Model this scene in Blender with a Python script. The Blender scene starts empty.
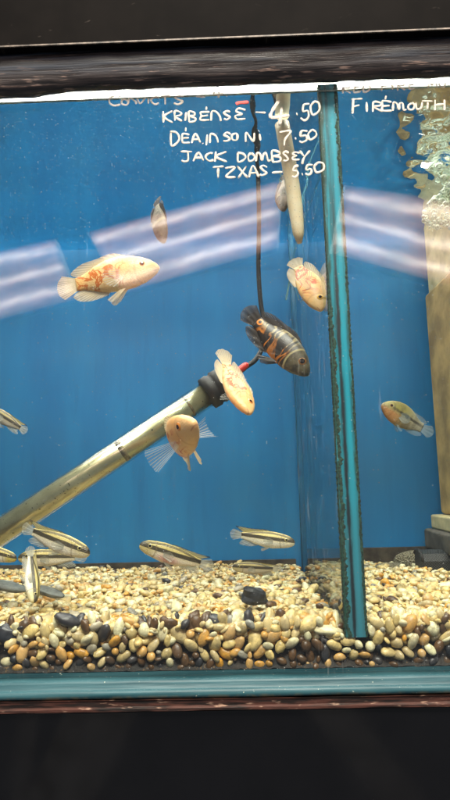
import bpy, bmesh, math, random
from mathutils import Vector, Matrix, noise
R = math.radians
random.seed(7)
C = bpy.context.scene.collection
sc = bpy.context.scene

# ---------------------------------------------------------------- camera, world, exposure
cam = bpy.data.cameras.new('camera')
cam.sensor_fit = 'VERTICAL'; cam.sensor_height = 24.0; cam.lens = 580 * 24 / 800
cam.clip_start = 0.005; cam.clip_end = 50
co = bpy.data.objects.new('camera', cam); C.objects.link(co)
CM = (Matrix.Translation((0, -.371, .146)) @ Matrix.Rotation(R(1.2), 4, 'Z')
      @ Matrix.Rotation(R(98), 4, 'X') @ Matrix.Rotation(R(-1.4), 4, 'Z'))
co.matrix_world = CM
sc.camera = co
w = bpy.data.worlds.new('World'); sc.world = w; w.use_nodes = True
w.node_tree.nodes['Background'].inputs[0].default_value = (.86, .92, 1, 1)
w.node_tree.nodes['Background'].inputs[1].default_value = .09
sc.view_settings.view_transform = 'Standard'; sc.view_settings.look = 'None'
sc.view_settings.gamma = 1; sc.view_settings.exposure = 1.1
al_ = bpy.data.lights.new('front_fill_light', 'AREA'); al_.shape = 'RECTANGLE'; al_.size = 1.2; al_.size_y = .6; al_.energy = 52; al_.color = (1, .93, .80)  # added overhead fill that brightens the fish fronts and lettering
alo = bpy.data.objects.new('front_fill_light', al_); C.objects.link(alo); alo.location = (.1, -1.05, 1.9)
alo.rotation_euler = (Vector((0, -.72, 0)) - Vector(alo.location)).to_track_quat('-Z', 'Y').to_euler()
sc.cycles.max_bounces = 14; sc.cycles.transparent_max_bounces = 32
sc.cycles.glossy_bounces = 6; sc.cycles.transmission_bounces = 8
sc.cycles.sample_clamp_indirect = 4
sc.cycles.use_denoising = True
sc.cycles.caustics_reflective = False; sc.cycles.caustics_refractive = False

def at(px, py, Y):
    """world point at depth Y that the photo shows at pixel px, py"""
    d = CM.to_3x3() @ Vector(((px - 225) / 580, (400 - py) / 580, -1))
    o = CM.translation
    return o + d * ((Y - o.y) / d.y)

# ---------------------------------------------------------------- materials
def newmat(name):
    m = bpy.data.materials.new(name); m.use_nodes = True
    nt = m.node_tree; nt.nodes.clear()
    out = nt.nodes.new('ShaderNodeOutputMaterial')
    return m, nt, out
class N:
    """terse node writer"""
    def __init__(s, name):
        s.m, s.nt, s.out = newmat(name)
    def n(s, t, **k):
        nd = s.nt.nodes.new('ShaderNode' + t)
        for a, b in k.items(): setattr(nd, a, b)
        return nd
    def l(s, a, b): s.nt.links.new(a, b)
    def put(s, sock, v):
        if hasattr(v, 'is_linked') or isinstance(v, bpy.types.NodeSocket): s.l(v, sock)
        elif isinstance(v, (tuple, list)) and len(v) == 3 and sock.type == 'RGBA': sock.default_value = (*v, 1)
        else: sock.default_value = v
    def math(s, op, a, b=0.0, c=None, clamp=False):
        nd = s.n('Math', operation=op); nd.use_clamp = clamp
        s.put(nd.inputs[0], a); s.put(nd.inputs[1], b)
        if c is not None: s.put(nd.inputs[2], c)
        return nd.outputs[0]
    def step(s, v, a, b, lo=0.0, hi=1.0):
        nd = s.n('MapRange', interpolation_type='SMOOTHSTEP')
        s.put(nd.inputs[0], v); nd.inputs[1].default_value = a; nd.inputs[2].default_value = b
        nd.inputs[3].default_value = lo; nd.inputs[4].default_value = hi
        return nd.outputs[0]
    def mix(s, f, a, b):
        nd = s.n('Mix', data_type='RGBA'); s.put(nd.inputs[0], f); s.put(nd.inputs[6], a); s.put(nd.inputs[7], b)
        return nd.outputs[2]
    def noise(s, vec, scale, detail=3, rough=.55, dist=0.0):
        nd = s.n('TexNoise'); nd.inputs['Scale'].default_value = scale; nd.inputs['Detail'].default_value = detail
        nd.inputs['Roughness'].default_value = rough; nd.inputs['Distortion'].default_value = dist
        if vec is not None: s.l(vec, nd.inputs['Vector'])
        return nd.outputs[0]
    def obj(s): return s.n('TexCoord').outputs['Object']
    def map(s, vec, scale=(1, 1, 1), loc=(0, 0, 0)):
        nd = s.n('Mapping'); s.l(vec, nd.inputs[0]); nd.inputs[3].default_value = scale; nd.inputs[1].default_value = loc
        return nd.outputs[0]
    def xyz(s, vec):
        nd = s.n('SeparateXYZ'); s.l(vec, nd.inputs[0]); return nd.outputs
    def bump(s, h, strength=.3, dist=.001):
        nd = s.n('Bump'); nd.inputs['Strength'].default_value = strength; nd.inputs['Distance'].default_value = dist
        s.l(h, nd.inputs['Height']); return nd.outputs[0]
    def bsdf(s, col, rough=.5, **k):
        b = s.n('BsdfPrincipled'); s.put(b.inputs['Base Color'], col); s.put(b.inputs['Roughness'], rough)
        for a, v in k.items(): s.put(b.inputs[a.replace('_', ' ')], v)
        return b
    def mixs(s, f, a, b):
        nd = s.n('MixShader'); s.put(nd.inputs[0], f); s.l(a, nd.inputs[1]); s.l(b, nd.inputs[2]); return nd.outputs[0]
    def end(s, sh):
        s.l(sh.outputs[0] if hasattr(sh, 'outputs') else sh, s.out.inputs[0]); return s.m

def schlick(k, f0=.04):
    lw = k.n('LayerWeight'); lw.inputs[0].default_value = .5
    p = k.math('POWER', lw.outputs['Facing'], 5.0)
    return k.math('MULTIPLY_ADD', p, 1 - f0, f0)

def plain(name, col, rough=.5, var=.25, scale=60, **kw):
    k = N(name); o = k.obj()
    n = k.noise(o, scale, 4)
    c2 = tuple(v * (1 - var) for v in col); c1 = tuple(min(1, v * (1 + var)) for v in col)
    b = k.bsdf(k.mix(k.step(n, .3, .7), c2, c1), rough, **kw)
    return k.end(b)

def glass_mat(name, tint=(1, 1, 1), specks=False, f0=.04):
    k = N(name); o = k.obj()
    t = k.n('BsdfTransparent'); k.put(t.inputs[0], tint)
    g = k.n('BsdfGlossy'); g.inputs['Roughness'].default_value = 0.02
    sh = k.mixs(schlick(k, f0), t.outputs[0], g.outputs[0])
    if specks:
        z = k.xyz(o)[2]; x = k.xyz(o)[0]
        face = k.math('LESS_THAN', k.xyz(o)[1], .001)
        fac = None
        for sca, r, dens in ((330, .15, .022), (700, .2, .05), (150, .055, .02)):
            v = k.n('TexVoronoi'); v.voronoi_dimensions = '2D'
            mp = k.map(o, (sca, sca, sca)); cb = k.n('CombineXYZ')
            q = k.xyz(mp); k.l(q[0], cb.inputs[0]); k.l(q[2], cb.inputs[1]); k.l(cb.outputs[0], v.inputs['Vector']); v.inputs['Scale'].default_value = 1
            dot = k.step(v.outputs['Distance'], r * .4, r, 1, 0)
            rnd = k.xyz(v.outputs['Color'])[0]
            patch = k.noise(o, 26, 2)
            lim = k.math('MULTIPLY', k.step(z, .10, .40, .12, 1.0), k.step(patch, .42, .68, .1, dens * 2.2))
            keep = k.math('LESS_THAN', rnd, lim)
            d = k.math('MULTIPLY', dot, keep)
            fac = d if fac is None else k.math('MAXIMUM', fac, d)
        # fine wipe streaks and film
        st = k.noise(k.map(o, (420, 1, 26)), 1.0, 3)
        film = k.math('MULTIPLY', k.step(st, .58, .8), k.math('MULTIPLY', k.step(k.noise(o, 14, 2), .45, .7), .16))
        sx = k.math('MULTIPLY', k.step(k.math('ABSOLUTE', k.math('SUBTRACT', x, .048)), .006, .024, 1, 0), k.step(k.noise(k.map(o, (900, 1, 40)), 1.0, 2), .56, .75))
        fac = k.math('MAXIMUM', k.math('MULTIPLY', fac, .32), k.math('ADD', k.math('MULTIPLY', film, .6), k.math('MULTIPLY', sx, .08)))
        fac = k.math('ADD', fac, k.math('MULTIPLY', k.step(k.noise(o, 9, 4), .3, .8), .009))
        dif = k.n('BsdfDiffuse'); dif.inputs[0].default_value = (.8, .85, .85, 1)
        sh = k.mixs(k.math('MULTIPLY', fac, face), sh, dif.outputs[0])
    return k.end(sh)

# ---------------------------------------------------------------- mesh builder
class MB:
    def __init__(s): s.v = []; s.f = []; s.mi = []; s.uv = []; s.has_uv = False
    def add(s, vs, fs, mi=0, uvs=None):
        b = len(s.v); s.v += [tuple(p) for p in vs]
        for f in fs:
            s.f.append([b + i for i in f]); s.mi.append(mi)
            s.uv.append([uvs[i] for i in f] if uvs else [(0, 0)] * len(f))
        if uvs: s.has_uv = True
    def box(s, a, b, mi=0):
        x0, y0, z0 = a; x1, y1, z1 = b
        s.add([(x0, y0, z0), (x1, y0, z0), (x1, y1, z0), (x0, y1, z0), (x0, y0, z1), (x1, y0, z1), (x1, y1, z1), (x0, y1, z1)],
              [(3, 2, 1, 0), (4, 5, 6, 7), (0, 1, 5, 4), (1, 2, 6, 5), (2, 3, 7, 6), (3, 0, 4, 7)], mi)
    def tube(s, pts, rad, n=12, mi=0, caps=True):
        pts = [Vector(p) for p in pts]; rr = rad if isinstance(rad, (list, tuple)) else [rad] * len(pts)
        vs = []; u = None
        for i, p in enumerate(pts):
            t = (pts[min(i + 1, len(pts) - 1)] - pts[max(i - 1, 0)]).normalized()
            if u is None: u = t.orthogonal().normalized()
            else: u = (u - t * u.dot(t)).normalized()
            w_ = t.cross(u)
            for j in range(n):
                a = 2 * math.pi * j / n
                vs.append(p + (u * math.cos(a) + w_ * math.sin(a)) * rr[i])
        fs = []
        for i in range(len(pts) - 1):
            for j in range(n):
                k = (j + 1) % n
                fs.append((i * n + j, i * n + k, (i + 1) * n + k, (i + 1) * n + j))
        if caps:
            fs.append(tuple(reversed(range(n)))); fs.append(tuple(range((len(pts) - 1) * n, len(pts) * n)))
        s.add(vs, fs, mi)
    def extrude_x(s, prof, x0, x1, seg=1, wob=0.0, mi=0):
        """closed y,z profile swept along x"""
        n = len(prof); vs = []
        for i in range(seg + 1):
            x = x0 + (x1 - x0) * i / seg
            for j, (y, z) in enumerate(prof):
                d = noise.noise((x * 40, j * 1.7, 3.1)) * wob
                vs.append((x, y + d, z + d))
        fs = []
        for i in range(seg):
            for j in range(n):
                k = (j + 1) % n
                fs.append((i * n + j, (i + 1) * n + j, (i + 1) * n + k, i * n + k))
        fs.append(tuple(range(n))); fs.append(tuple(reversed(range(seg * n, seg * n + n))))
        s.add(vs, fs, mi)
    def mesh(s, name, mats, smooth=True):
        me = bpy.data.meshes.new(name); me.from_pydata(s.v, [], s.f); me.update()
        for m in (mats if isinstance(mats, (list, tuple)) else [mats]): me.materials.append(m)
        me.polygons.foreach_set('material_index', s.mi)
        if s.has_uv:
            ul = me.uv_layers.new(name='UVMap')
            flat = [c for f in s.uv for q in f for c in q]
            ul.data.foreach_set('uv', flat)
        if smooth: me.polygons.foreach_set('use_smooth', [True] * len(me.polygons))
        return me
    def build(s, name, mats, parent=None, smooth=False, bevel=0.0):
        o = bpy.data.objects.new(name, s.mesh(name, mats, smooth or bevel > 0)); C.objects.link(o)
        if parent: o.parent = parent
        if bevel > 0:
            b = o.modifiers.new('Bevel', 'BEVEL'); b.width = bevel; b.segments = 3; b.limit_method = 'ANGLE'; b.harden_normals = True
        return o
def tag(o, label=None, cat=None, group=None, kind=None):
    for k, v in (('label', label), ('category', cat), ('group', group), ('kind', kind)):
        if v: o[k] = v
    return o
def empty(name, loc=(0, 0, 0)):
    o = bpy.data.objects.new(name, None); C.objects.link(o); o.location = loc; o.empty_display_size = .02; return o

# ---------------------------------------------------------------- key heights read from the photo
X0, X1, DEPTH = -.36, .30, .267
Z_WATER = at(200, 91.5, 0).z
Z_TRIM = at(225, 82.5, -.006).z
Z_TRIMTOP = at(225, 40, -.008).z
Z_GLASS0 = at(225, 679, 0).z          # bottom of the front pane
Z_BASE0 = at(225, 697, -.004).z       # bottom of the teal glass edge
Z_BROWN0 = at(225, 709, -.005).z
Z_GRAV = .0565

# ---------------------------------------------------------------- the aquarium
tank = empty('aquarium', (0, 0, Z_BROWN0))
tag(tank, 'glass aquarium with blue back, worn black top trim and white handwriting on its front', 'aquarium')
TI = Matrix.Translation((0, 0, -Z_BROWN0))
def part(mb, name, mats, parent=tank, **k):
    if parent is tank: mb.v = [(x, y, z - Z_BROWN0) for x, y, z in mb.v]
    return mb.build(name, mats, parent, **k)

# blue back sheet
k = N('blue_back_sheet'); o = k.obj()
n1 = k.noise(k.map(o, (30, 1, 5)), 1.0, 3)
n2 = k.noise(o, 12, 3)
c = k.mix(k.step(n1, .3, .75), (.008, .172, .44), (.012, .215, .51))
c = k.mix(k.math('MULTIPLY', k.step(n2, .45, .7), .22), c, (.045, .2, .36))
n3 = k.noise(k.map(o, (70, 1, 9)), 1.0, 5, .65); n4 = k.noise(o, 45, 5, .7)
c = k.mix(k.math('MULTIPLY', k.step(n3, .52, .72), .22), c, (.004, .10, .27))
c = k.mix(k.math('MULTIPLY', k.step(n4, .60, .72), .18), c, (.04, .17, .22))
k.end(k.bsdf(c, .45)); M_BLUE = k.m
m = MB(); m.box((X0, DEPTH, 0.02), (X1, DEPTH + .006, Z_TRIMTOP)); part(m, 'back_panel', M_BLUE)
m = MB(); m.box((X0, .0, Z_GLASS0), (X1, .004, Z_TRIMTOP))
M_GLASS = glass_mat('front_glass', (.97, .99, .985), True)
front = part(m, 'front_glass', M_GLASS)
M_SIDE = glass_mat('side_glass', (.86, .95, .95))
for x in (X0 - .004, X1):
    m = MB(); m.box((x, .0, Z_GLASS0), (x + .004, DEPTH, Z_TRIM + .008)); part(m, 'side_glass', M_SIDE)

# teal base glass edge with two long ridges, and the worn brown edging under it
k = N('teal_glass_edge'); o = k.obj()
nn = k.noise(k.map(o, (14, 60, 260)), 1.0, 4)
sp = k.noise(o, 420, 2)
c = k.mix(k.step(nn, .3, .7), (.012, .058, .075), (.042, .125, .15))
c = k.mix(k.step(sp, .72, .78), c, (.5, .55, .45))
gz = k.xyz(o)[2]
c = k.mix(k.math('MULTIPLY', k.step(gz, .003 + Z_BASE0 - Z_BROWN0, Z_BASE0 - Z_BROWN0 - .0005), k.step(k.noise(o, 150, 4), .4, .6)), c, (.20, .17, .09))
k.end(k.bsdf(c, .42, Specular_IOR_Level=.3, Normal=k.bump(nn, .4, .0008))); M_TEAL = k.m
m = MB()
zt = Z_GLASS0 + .001; zb = Z_BASE0; hh = zt - zb
prof = [(.006, zb), (-.0045, zb), (-.0060, zb + hh * .12), (-.0062, zb + hh * .38), (-.0045, zb + hh * .5), (-.0030, zb + hh * .56), (-.0030, zb + hh * .82), (-.0016, zb + hh * .95), (-.0008, zt), (.006, zt)]
m.extrude_x(prof[::-1], X0, X1, 120, .0003)
part(m, 'base_edge', M_TEAL, smooth=True)
k = N('worn_brown_edging'); o = k.obj()
nn = k.noise(k.map(o, (40, 200, 400)), 1.0, 5)
n2 = k.noise(k.map(o, (90, 300, 500)), 1.0, 3)
c = k.mix(k.step(nn, .38, .62), (.008, .005, .004), (.075, .028, .02))
c = k.mix(k.step(n2, .6, .72), c, (.33, .21, .15))
k.end(k.bsdf(c, .5, Normal=k.bump(nn, .5, .001))); M_BROWN = k.m
m = MB(); hb = Z_BASE0 - Z_BROWN0
prof = [(.006, Z_BROWN0), (-.0068, Z_BROWN0), (-.0068, Z_BROWN0 + hb * .22), (-.0052, Z_BROWN0 + hb * .35), (-.0052, Z_BROWN0 + hb * .8), (-.006, Z_BASE0 - .0003), (.006, Z_BASE0 - .0003)]
m.extrude_x(prof[::-1], X0, X1, 120, .0003)
part(m, 'edging_strip', M_BROWN)
m = MB(); m.box((X0, .006, Z_GLASS0 - .007), (X1, DEPTH, Z_GLASS0 + .003)); part(m, 'bottom_glass', M_TEAL)

# black top trim, rounded and scuffed along its length
k = N('scuffed_black_trim'); o = k.obj()
a = k.noise(k.map(o, (14, 260, 330)), 1.0, 5, .6)
b_ = k.noise(k.map(o, (60, 300, 520)), 1.0, 4)
z = k.xyz(o)[2]
zl = k.step(z, Z_TRIM - Z_BROWN0 + .003, Z_TRIM - Z_BROWN0 + .014, 1, 0)
c = k.mix(k.step(a, .42, .66), (.006, .006, .008), (.034, .045, .066))
c = k.mix(k.math('MULTIPLY', zl, k.step(a, .35, .6)), c, (.055, .040, .036))
c = k.mix(k.math('MULTIPLY', k.step(b_, .58, .7), k.step(z, Z_TRIM - Z_BROWN0 + .006, Z_TRIM - Z_BROWN0 + .016, 1, .12)), c, (.26, .18, .15))
k.end(k.bsdf(c, k.step(a, .3, .7, .3, .6), Normal=k.bump(a, .6, .001))); M_TRIM = k.m
m = MB(); H = Z_TRIMTOP - Z_TRIM
prof = [(-.0003, Z_TRIM + .001), (-.003, Z_TRIM), (-.0075, Z_TRIM + .002), (-.009, Z_TRIM + H * .25), (-.0105, Z_TRIM + H * .42), (-.0115, Z_TRIM + H * .62), (-.0105, Z_TRIM + H * .8), (-.0075, Z_TRIM + H * .93), (-.004, Z_TRIMTOP), (-.0003, Z_TRIMTOP)]
m.extrude_x(prof[::-1], X0, X1, 160, .0007)
xs = at(58, 90, 0).x
def sag(x, z):
    if z > Z_TRIM + H * .3: return z
    t = max(0, min(1, (xs + .012 - x) / .03)); return z - .0030 * t * t * (3 - 2 * t) + .0006 * noise.noise((x * 90, 3, 3))
m.v = [(x, y, sag(x, z)) for x, y, z in m.v]
part(m, 'top_trim', M_TRIM, smooth=True)

# divider pane with its thick cyan front edge and ragged algae
XD = at(331, 110, 0).x + .0; XD_b = at(357, 632, 0).x
XD = (XD + XD_b) / 2
DW = .0066
zb_, zt_ = Z_GLASS0 + .003, Z_TRIM + .004
m = MB(); m.box((XD - DW + .001, .009, zb_), (XD + DW - .004, DEPTH - .0005, zt_))
M_DIV = glass_mat('divider_glass', (.90, .97, .97), False, .025)
div = part(m, 'divider', M_DIV)
k = N('cyan_divider_edge'); o = k.obj(); q = k.xyz(o)
n1 = k.noise(k.map(o, (420, 420, 22)), 1.0, 4)
n2 = k.noise(k.map(o, (160, 160, 34), (3, 1, 2)), 1.0, 4, .7)
z = q[2]; u = k.math('DIVIDE', k.math('SUBTRACT', q[0], XD), DW)
c = k.mix(k.step(n1, .35, .66), (.004, .11, .14), (.006, .27, .36))
c = k.mix(k.math('MULTIPLY', k.step(k.math('ABSOLUTE', k.math('SUBTRACT', u, .38)), .05, .42, 1, 0), .8), c, (.01, .36, .5))
low = k.step(z, .04, .22, .75, 0.0)
c = k.mix(low, c, (.05, .16, .2))
seam = k.math('ABSOLUTE', k.math('ADD', u, .15))
seam = k.math('MULTIPLY', k.step(k.math('ADD', seam, k.math('MULTIPLY', n2, .5)), .3, .52, 1, 0), k.step(z, .26, .36, 1, .2))
c = k.mix(seam, c, (.012, .022, .028))
alg = k.math('MULTIPLY', k.step(k.math('ADD', k.math('ABSOLUTE', k.math('ADD', u, .0)), k.math('MULTIPLY', k.math('SUBTRACT', n2, .5), 1.3)), 0.62, 1.0), .92)
c = k.mix(alg, c, (.012, .05, .028))
k.end(k.bsdf(c, .35, Normal=k.bump(n2, .3, .001))); M_CYAN = k.m
z_foot = at(357, 637, .006).z
m = MB(); m.box((XD - DW, .0052, z_foot), (XD + DW, .0088, zt_))
edge = m.build('edge', M_CYAN, div); edge.location = (0, 0, -Z_BROWN0)
M_ALGAE = plain('dark_green_algae', (.012, .042, .026), .8, .85, 700)
m = MB()
for side in (-1, 1):
    vs = []; n_ = 1400
    for i in range(n_ + 1):
        z_ = z_foot + (zt_ - z_foot) * i / n_; t = i / n_
        base = (.0031 if t < .5 else .0031 - .0026 * min(1, (t - .5) / .14)) if side < 0 else (.0014 if t < .8 else .0024)
        nz = noise.noise((z_ * 130, side * 3, 1)) * .9 + noise.noise((z_ * 420, side * 3, 2)) * .6 + noise.noise((z_ * 1300, side * 3, 3)) * .4
        wd = max(-.0002, base * (1 + .75 * nz)); o_ = .0005 + .0005 * noise.noise((z_ * 520, side, 9)) + .0003 * noise.noise((z_ * 1500, side, 9))
        xo = XD + side * (DW + o_ * min(1, base / .0012)); xi = XD + side * (DW - wd); th = .0004 + .0003 * noise.noise((z_ * 900, 4, side))
        vs += [(xo, .0092, z_), (xo, .0058, z_), ((xo + xi) / 2, .0050 - th * .5, z_), (xi, .0053, z_)]
    for i in range(n_):
        for j in range(3):
            f_ = (i * 4 + j, (i + 1) * 4 + j, (i + 1) * 4 + j + 1, i * 4 + j + 1)
            m.add([], [], 0); m.f.append([len(m.v) + q for q in (f_ if side < 0 else f_[::-1])]); m.mi.append(0); m.uv.append([(0, 0)] * 4)
    m.v += vs
al = m.build('algae', M_ALGAE, div, smooth=True); al.location = (0, 0, -Z_BROWN0)
# silicone bead where the divider meets the back, and the dark brown strip along the back foot
M_SEAL = plain('clear_silicone', (.03, .14, .24), .3, .3, 90)
m = MB(); m.tube([(XD - .003, DEPTH - .003, z_) for z_ in (zb_, .12, .2, .3, zt_)], .0032, 10); part(m, 'silicone_bead', M_SEAL, smooth=True)
M_DKBROWN = plain('matt_dark_brown', (.05, .042, .030), .8, .5, 120)
m = MB(); p0 = at(365, 548, DEPTH - .004); m.box((X0, DEPTH - .004, .03), (XD - .012, DEPTH - .0005, p0.z - .010)); m.box((XD, DEPTH - .004, .03), (X1, DEPTH - .0005, p0.z)); part(m, 'back_strip', M_DKBROWN)

# ---------------------------------------------------------------- water surface seen from below
k = N('water_surface'); o = k.obj()
fr = k.n('Fresnel'); fr.inputs[0].default_value = 1.33
t = k.n('BsdfTransparent'); g = k.n('BsdfGlossy'); g.inputs['Roughness'].default_value = .03; g.inputs[0].default_value = (.86, .95, .98, 1)
k.end(k.mixs(fr.outputs[0], t.outputs[0], g.outputs[0])); M_WATER = k.m
m = MB(); nx, ny = 150, 70; vs = []; src = at(445, 150, .09)
for i in range(nx + 1):
    for j in range(ny + 1):
        x = X0 + (X1 - X0) * i / nx; y = .0039 + (DEPTH - .0029) * j / ny
        d = math.hypot(x - src.x, y - src.y)
        a = .0005 + .0045 * math.exp(-(d / .045) ** 2) if x > XD else .0003
        vs.append((x, y, Z_WATER + a * (noise.noise((x * 75, y * 75, 1)) + .5 * noise.noise((x * 170, y * 170, 2)))))
m.add(vs, [(i * (ny + 1) + j, (i + 1) * (ny + 1) + j, (i + 1) * (ny + 1) + j + 1, i * (ny + 1) + j + 1) for i in range(nx) for j in range(ny)])
wo = m.build('water', M_WATER, None, smooth=True); tag(wo, kind='structure')
m = MB(); m.tube([(X0 + .001 + (X1 - X0 - .002) * i / 80, .0044, Z_WATER + .0004 * noise.noise((i * .7, 1, 1))) for i in range(81)], .0007, 6)
m.build('meniscus', plain('pale_water_edge', (.34, .42, .36), .15, .4, 200), wo, smooth=True)

def mirror(px, py, E):
    p = at(px, py, E); return Vector((p.x, -p.y, p.z))
M_PROP = plain('grey_prop', (.62, .62, .64), .6, .3, 12)
# ---------------------------------------------------------------- hood board, cabinet, lamps
k = N('black_brown_board'); o = k.obj()
n1 = k.noise(k.map(o, (60, 1, 110)), 1.0, 4, .6, .6); n2 = k.noise(o, 30, 4)
c = k.mix(k.step(n2, .3, .7), (.0042, .0034, .0033), (.007, .0057, .0053))
c = k.mix(k.math('MULTIPLY', k.step(n1, .68, .76), .5), c, (.09, .075, .065))
k.end(k.bsdf(c, .7, Specular_IOR_Level=.04)); M_BOARD = k.m
zl = at(225, 39, -.016).z
hood = empty('hood_board', (0, -.016, zl))
tag(hood, 'dark brown black board across the top above the worn trim', 'board')
m = MB(); m.box((X0 - .02, -.016, zl), (X1 + .02, -.006, zl + .12)); m.v = [(x, y + .016, z - zl) for x, y, z in m.v]
m.build('panel', M_BOARD, hood, bevel=.0006)
m = MB(); m.box((X0 - .02, -.0172, zl - .0002), (X1 + .02, -.0162, zl + .0008)); m.v = [(x, y + .016, z - zl) for x, y, z in m.v]
m.build('lip', plain('pale_worn_lip', (.16, .125, .10), .5, .8, 180), hood)
k = N('gloss_black_board'); o = k.obj(); n2 = k.noise(o, 14, 4); n3 = k.noise(o, 300, 2)
c = k.mix(k.step(n2, .3, .7), (.0014, .0013, .0018), (.003, .0028, .0036))
c = k.mix(k.step(n3, .80, .83), c, (.04, .04, .04))
k.end(k.bsdf(c, k.step(n2, .3, .75, .05, .13), Specular_IOR_Level=.5)); M_GLOSS = k.m
cab = MB(); cab.box((X0 - .02, -.0045, -.45), (X1 + .02, DEPTH + .02, Z_BROWN0 - .0004))
cb = cab.build('cabinet', M_GLOSS, None, bevel=.0012); tag(cb, 'glossy black cabinet front under the aquarium with faint grey reflections', 'cabinet')

def streak_prop(p0, p1, wpx, E, label):  # added bars out of view, there to mirror as grey streaks in the cabinet
    a = mirror(*p0, E); b = mirror(*p1, E); c0 = (a + b) / 2; u = (b - a).normalized(); wd = wpx * (.371 + E) / 580 / 2
    n_ = u.cross(Vector((0, 1, 0))).normalized() * wd; t = Vector((0, -.012, 0)); ex = (b - a) * .25
    mb = MB(); q = [a - ex - n_ - c0, a - ex + n_ - c0, b + ex + n_ - c0, b + ex - n_ - c0]
    mb.add(q + [p + t for p in q], [(0, 1, 2, 3), (7, 6, 5, 4), (0, 4, 5, 1), (1, 5, 6, 2), (2, 6, 7, 3), (3, 7, 4, 0)])
    ob = mb.build('streak_prop', M_PROP, None, bevel=.003); ob.location = c0; tag(ob, label, 'streak_prop')
# lamp over the water: a white tray with a glowing diffuser
lampz = Z_TRIMTOP + .012
lp = empty('aquarium_lamp', (0, .14, lampz)); tag(lp, 'bright white aquarium lamp glowing in the gap above the waterline', 'lamp')
ke = N('white_tube_light'); e = ke.n('Emission'); e.inputs[0].default_value = (1, .95, .84, 1); e.inputs[1].default_value = 8.5; ke.end(e)
M_WHITE = plain('white_enamel', (.8, .8, .78), .4, .05)
m = MB(); m.box((X0 + .01, -.12, .004), (X1 - .01, .125, .03)); m.build('housing', M_WHITE, lp)
for y in (-.10, -.03, .04, .10):
    m = MB(); m.tube([(X0 + .03, y, -.006), (X1 - .03, y, -.006)], .008, 14); m.build('tube', ke.m, lp, smooth=True)
m = MB(); m.box((X0, DEPTH + .0065, Z_WATER), (X1, DEPTH + .012, lampz + .03)); m.v = [(x, y - .14, z - lampz) for x, y, z in m.v]; m.build('back_reflector', M_WHITE, lp)

streak_prop((334, 715), (400, 800), 34, 1.7, 'added grey slanting post mirrored in the black cabinet below the divider')
streak_prop((100, 715), (60, 800), 60, 1.75, 'added wide grey post mirrored in the black cabinet at the lower left')
streak_prop((28, 712), (20, 800), 16, 1.65, 'added thin grey post mirrored in the black cabinet at the far left')
# ceiling lights of the shop behind the viewer, mirrored in the front glass
def striped_light(quad, label, strength):
    a, b, c_, d = [Vector(p) for p in quad]           # top-left, top-right, bottom-right, bottom-left
    cen = (a + b + c_ + d) / 4
    root = empty('ceiling_light', cen); tag(root, label, 'ceiling light', 'ceiling lights of the shop')
    nrm = (b - a).cross(d - a).normalized()
    if nrm.y < 0: nrm = -nrm
    mb = MB(); vs = []; uv = []
    for i in range(2):
        for j in range(2):
            p = (a.lerp(b, i)).lerp(d.lerp(c_, i), j); vs.append(p - cen); uv.append((i, j))
    mb.add(vs, [(0, 1, 3, 2)], 0, uv)
    ks = N('fluted_diffuser'); u = ks.n('UVMap'); v = ks.xyz(u.outputs[0])[1]
    s_ = ks.math('SINE', ks.math('MULTIPLY_ADD', ks.math('ADD', v, ks.math('MULTIPLY', ks.noise(ks.map(u.outputs[0], (3, 2, 1)), 1.0, 2), .10)), 2 * math.pi * 3.0, -2.0))
    s_ = ks.math('POWER', ks.math('MULTIPLY_ADD', s_, .5, .5), 2.2)
    em = ks.n('Emission'); ks.put(em.inputs[0], ks.mix(s_, (1, .57, .46), (1, .77, .64)))
    nz_ = ks.noise(ks.map(u.outputs[0], (5, 9, 1)), 1.0, 3)
    uu = ks.xyz(u.outputs[0])[0]
    endf = ks.math('MULTIPLY', ks.step(uu, 0, .05, .55, 1), ks.step(uu, .95, 1, 1, .55))
    edg = ks.math('MULTIPLY', ks.step(v, 0, .06, .5, 1), ks.step(v, .92, 1, 1, .5))
    st_ = ks.math('MULTIPLY', ks.math('MULTIPLY', endf, edg), ks.step(nz_, .25, .75, .62, 1.2))
    ks.put(em.inputs[1], ks.math('MULTIPLY', st_, ks.math('MULTIPLY_ADD', s_, strength * 1.25, strength * .68))); ks.end(em)
    mb.build('diffuser', ks.m, root)
    mb = MB(); off = -nrm * .05
    q = [a - cen, b - cen, c_ - cen, d - cen]; q1 = [p * 1.02 - nrm * .004 for p in q]; q2 = [p * 1.02 + off for p in q]
    mb.add(q1 + q2, [(0, 1, 2, 3), (7, 6, 5, 4), (0, 4, 5, 1), (1, 5, 6, 2), (2, 6, 7, 3), (3, 7, 4, 0)])
    mb.build('housing', M_WHITE, root)
E_ = 1.7
LS = 2.8
striped_light([mirror(88, 232, E_), mirror(281, 180, E_), mirror(277, 247, E_), mirror(122, 292, E_)], 'long striped ceiling light mirrored in the glass left of the divider', LS)
striped_light([mirror(-60, 264, E_), mirror(54, 239, E_), mirror(76, 298, E_), mirror(-60, 334, E_)], 'striped ceiling light mirrored at the left side of the glass', LS * .8)
striped_light([mirror(346, 185, E_), mirror(520, 212, E_), mirror(520, 304, E_), mirror(332, 252, E_)], 'striped ceiling light mirrored in the glass right of the divider', LS)

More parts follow.
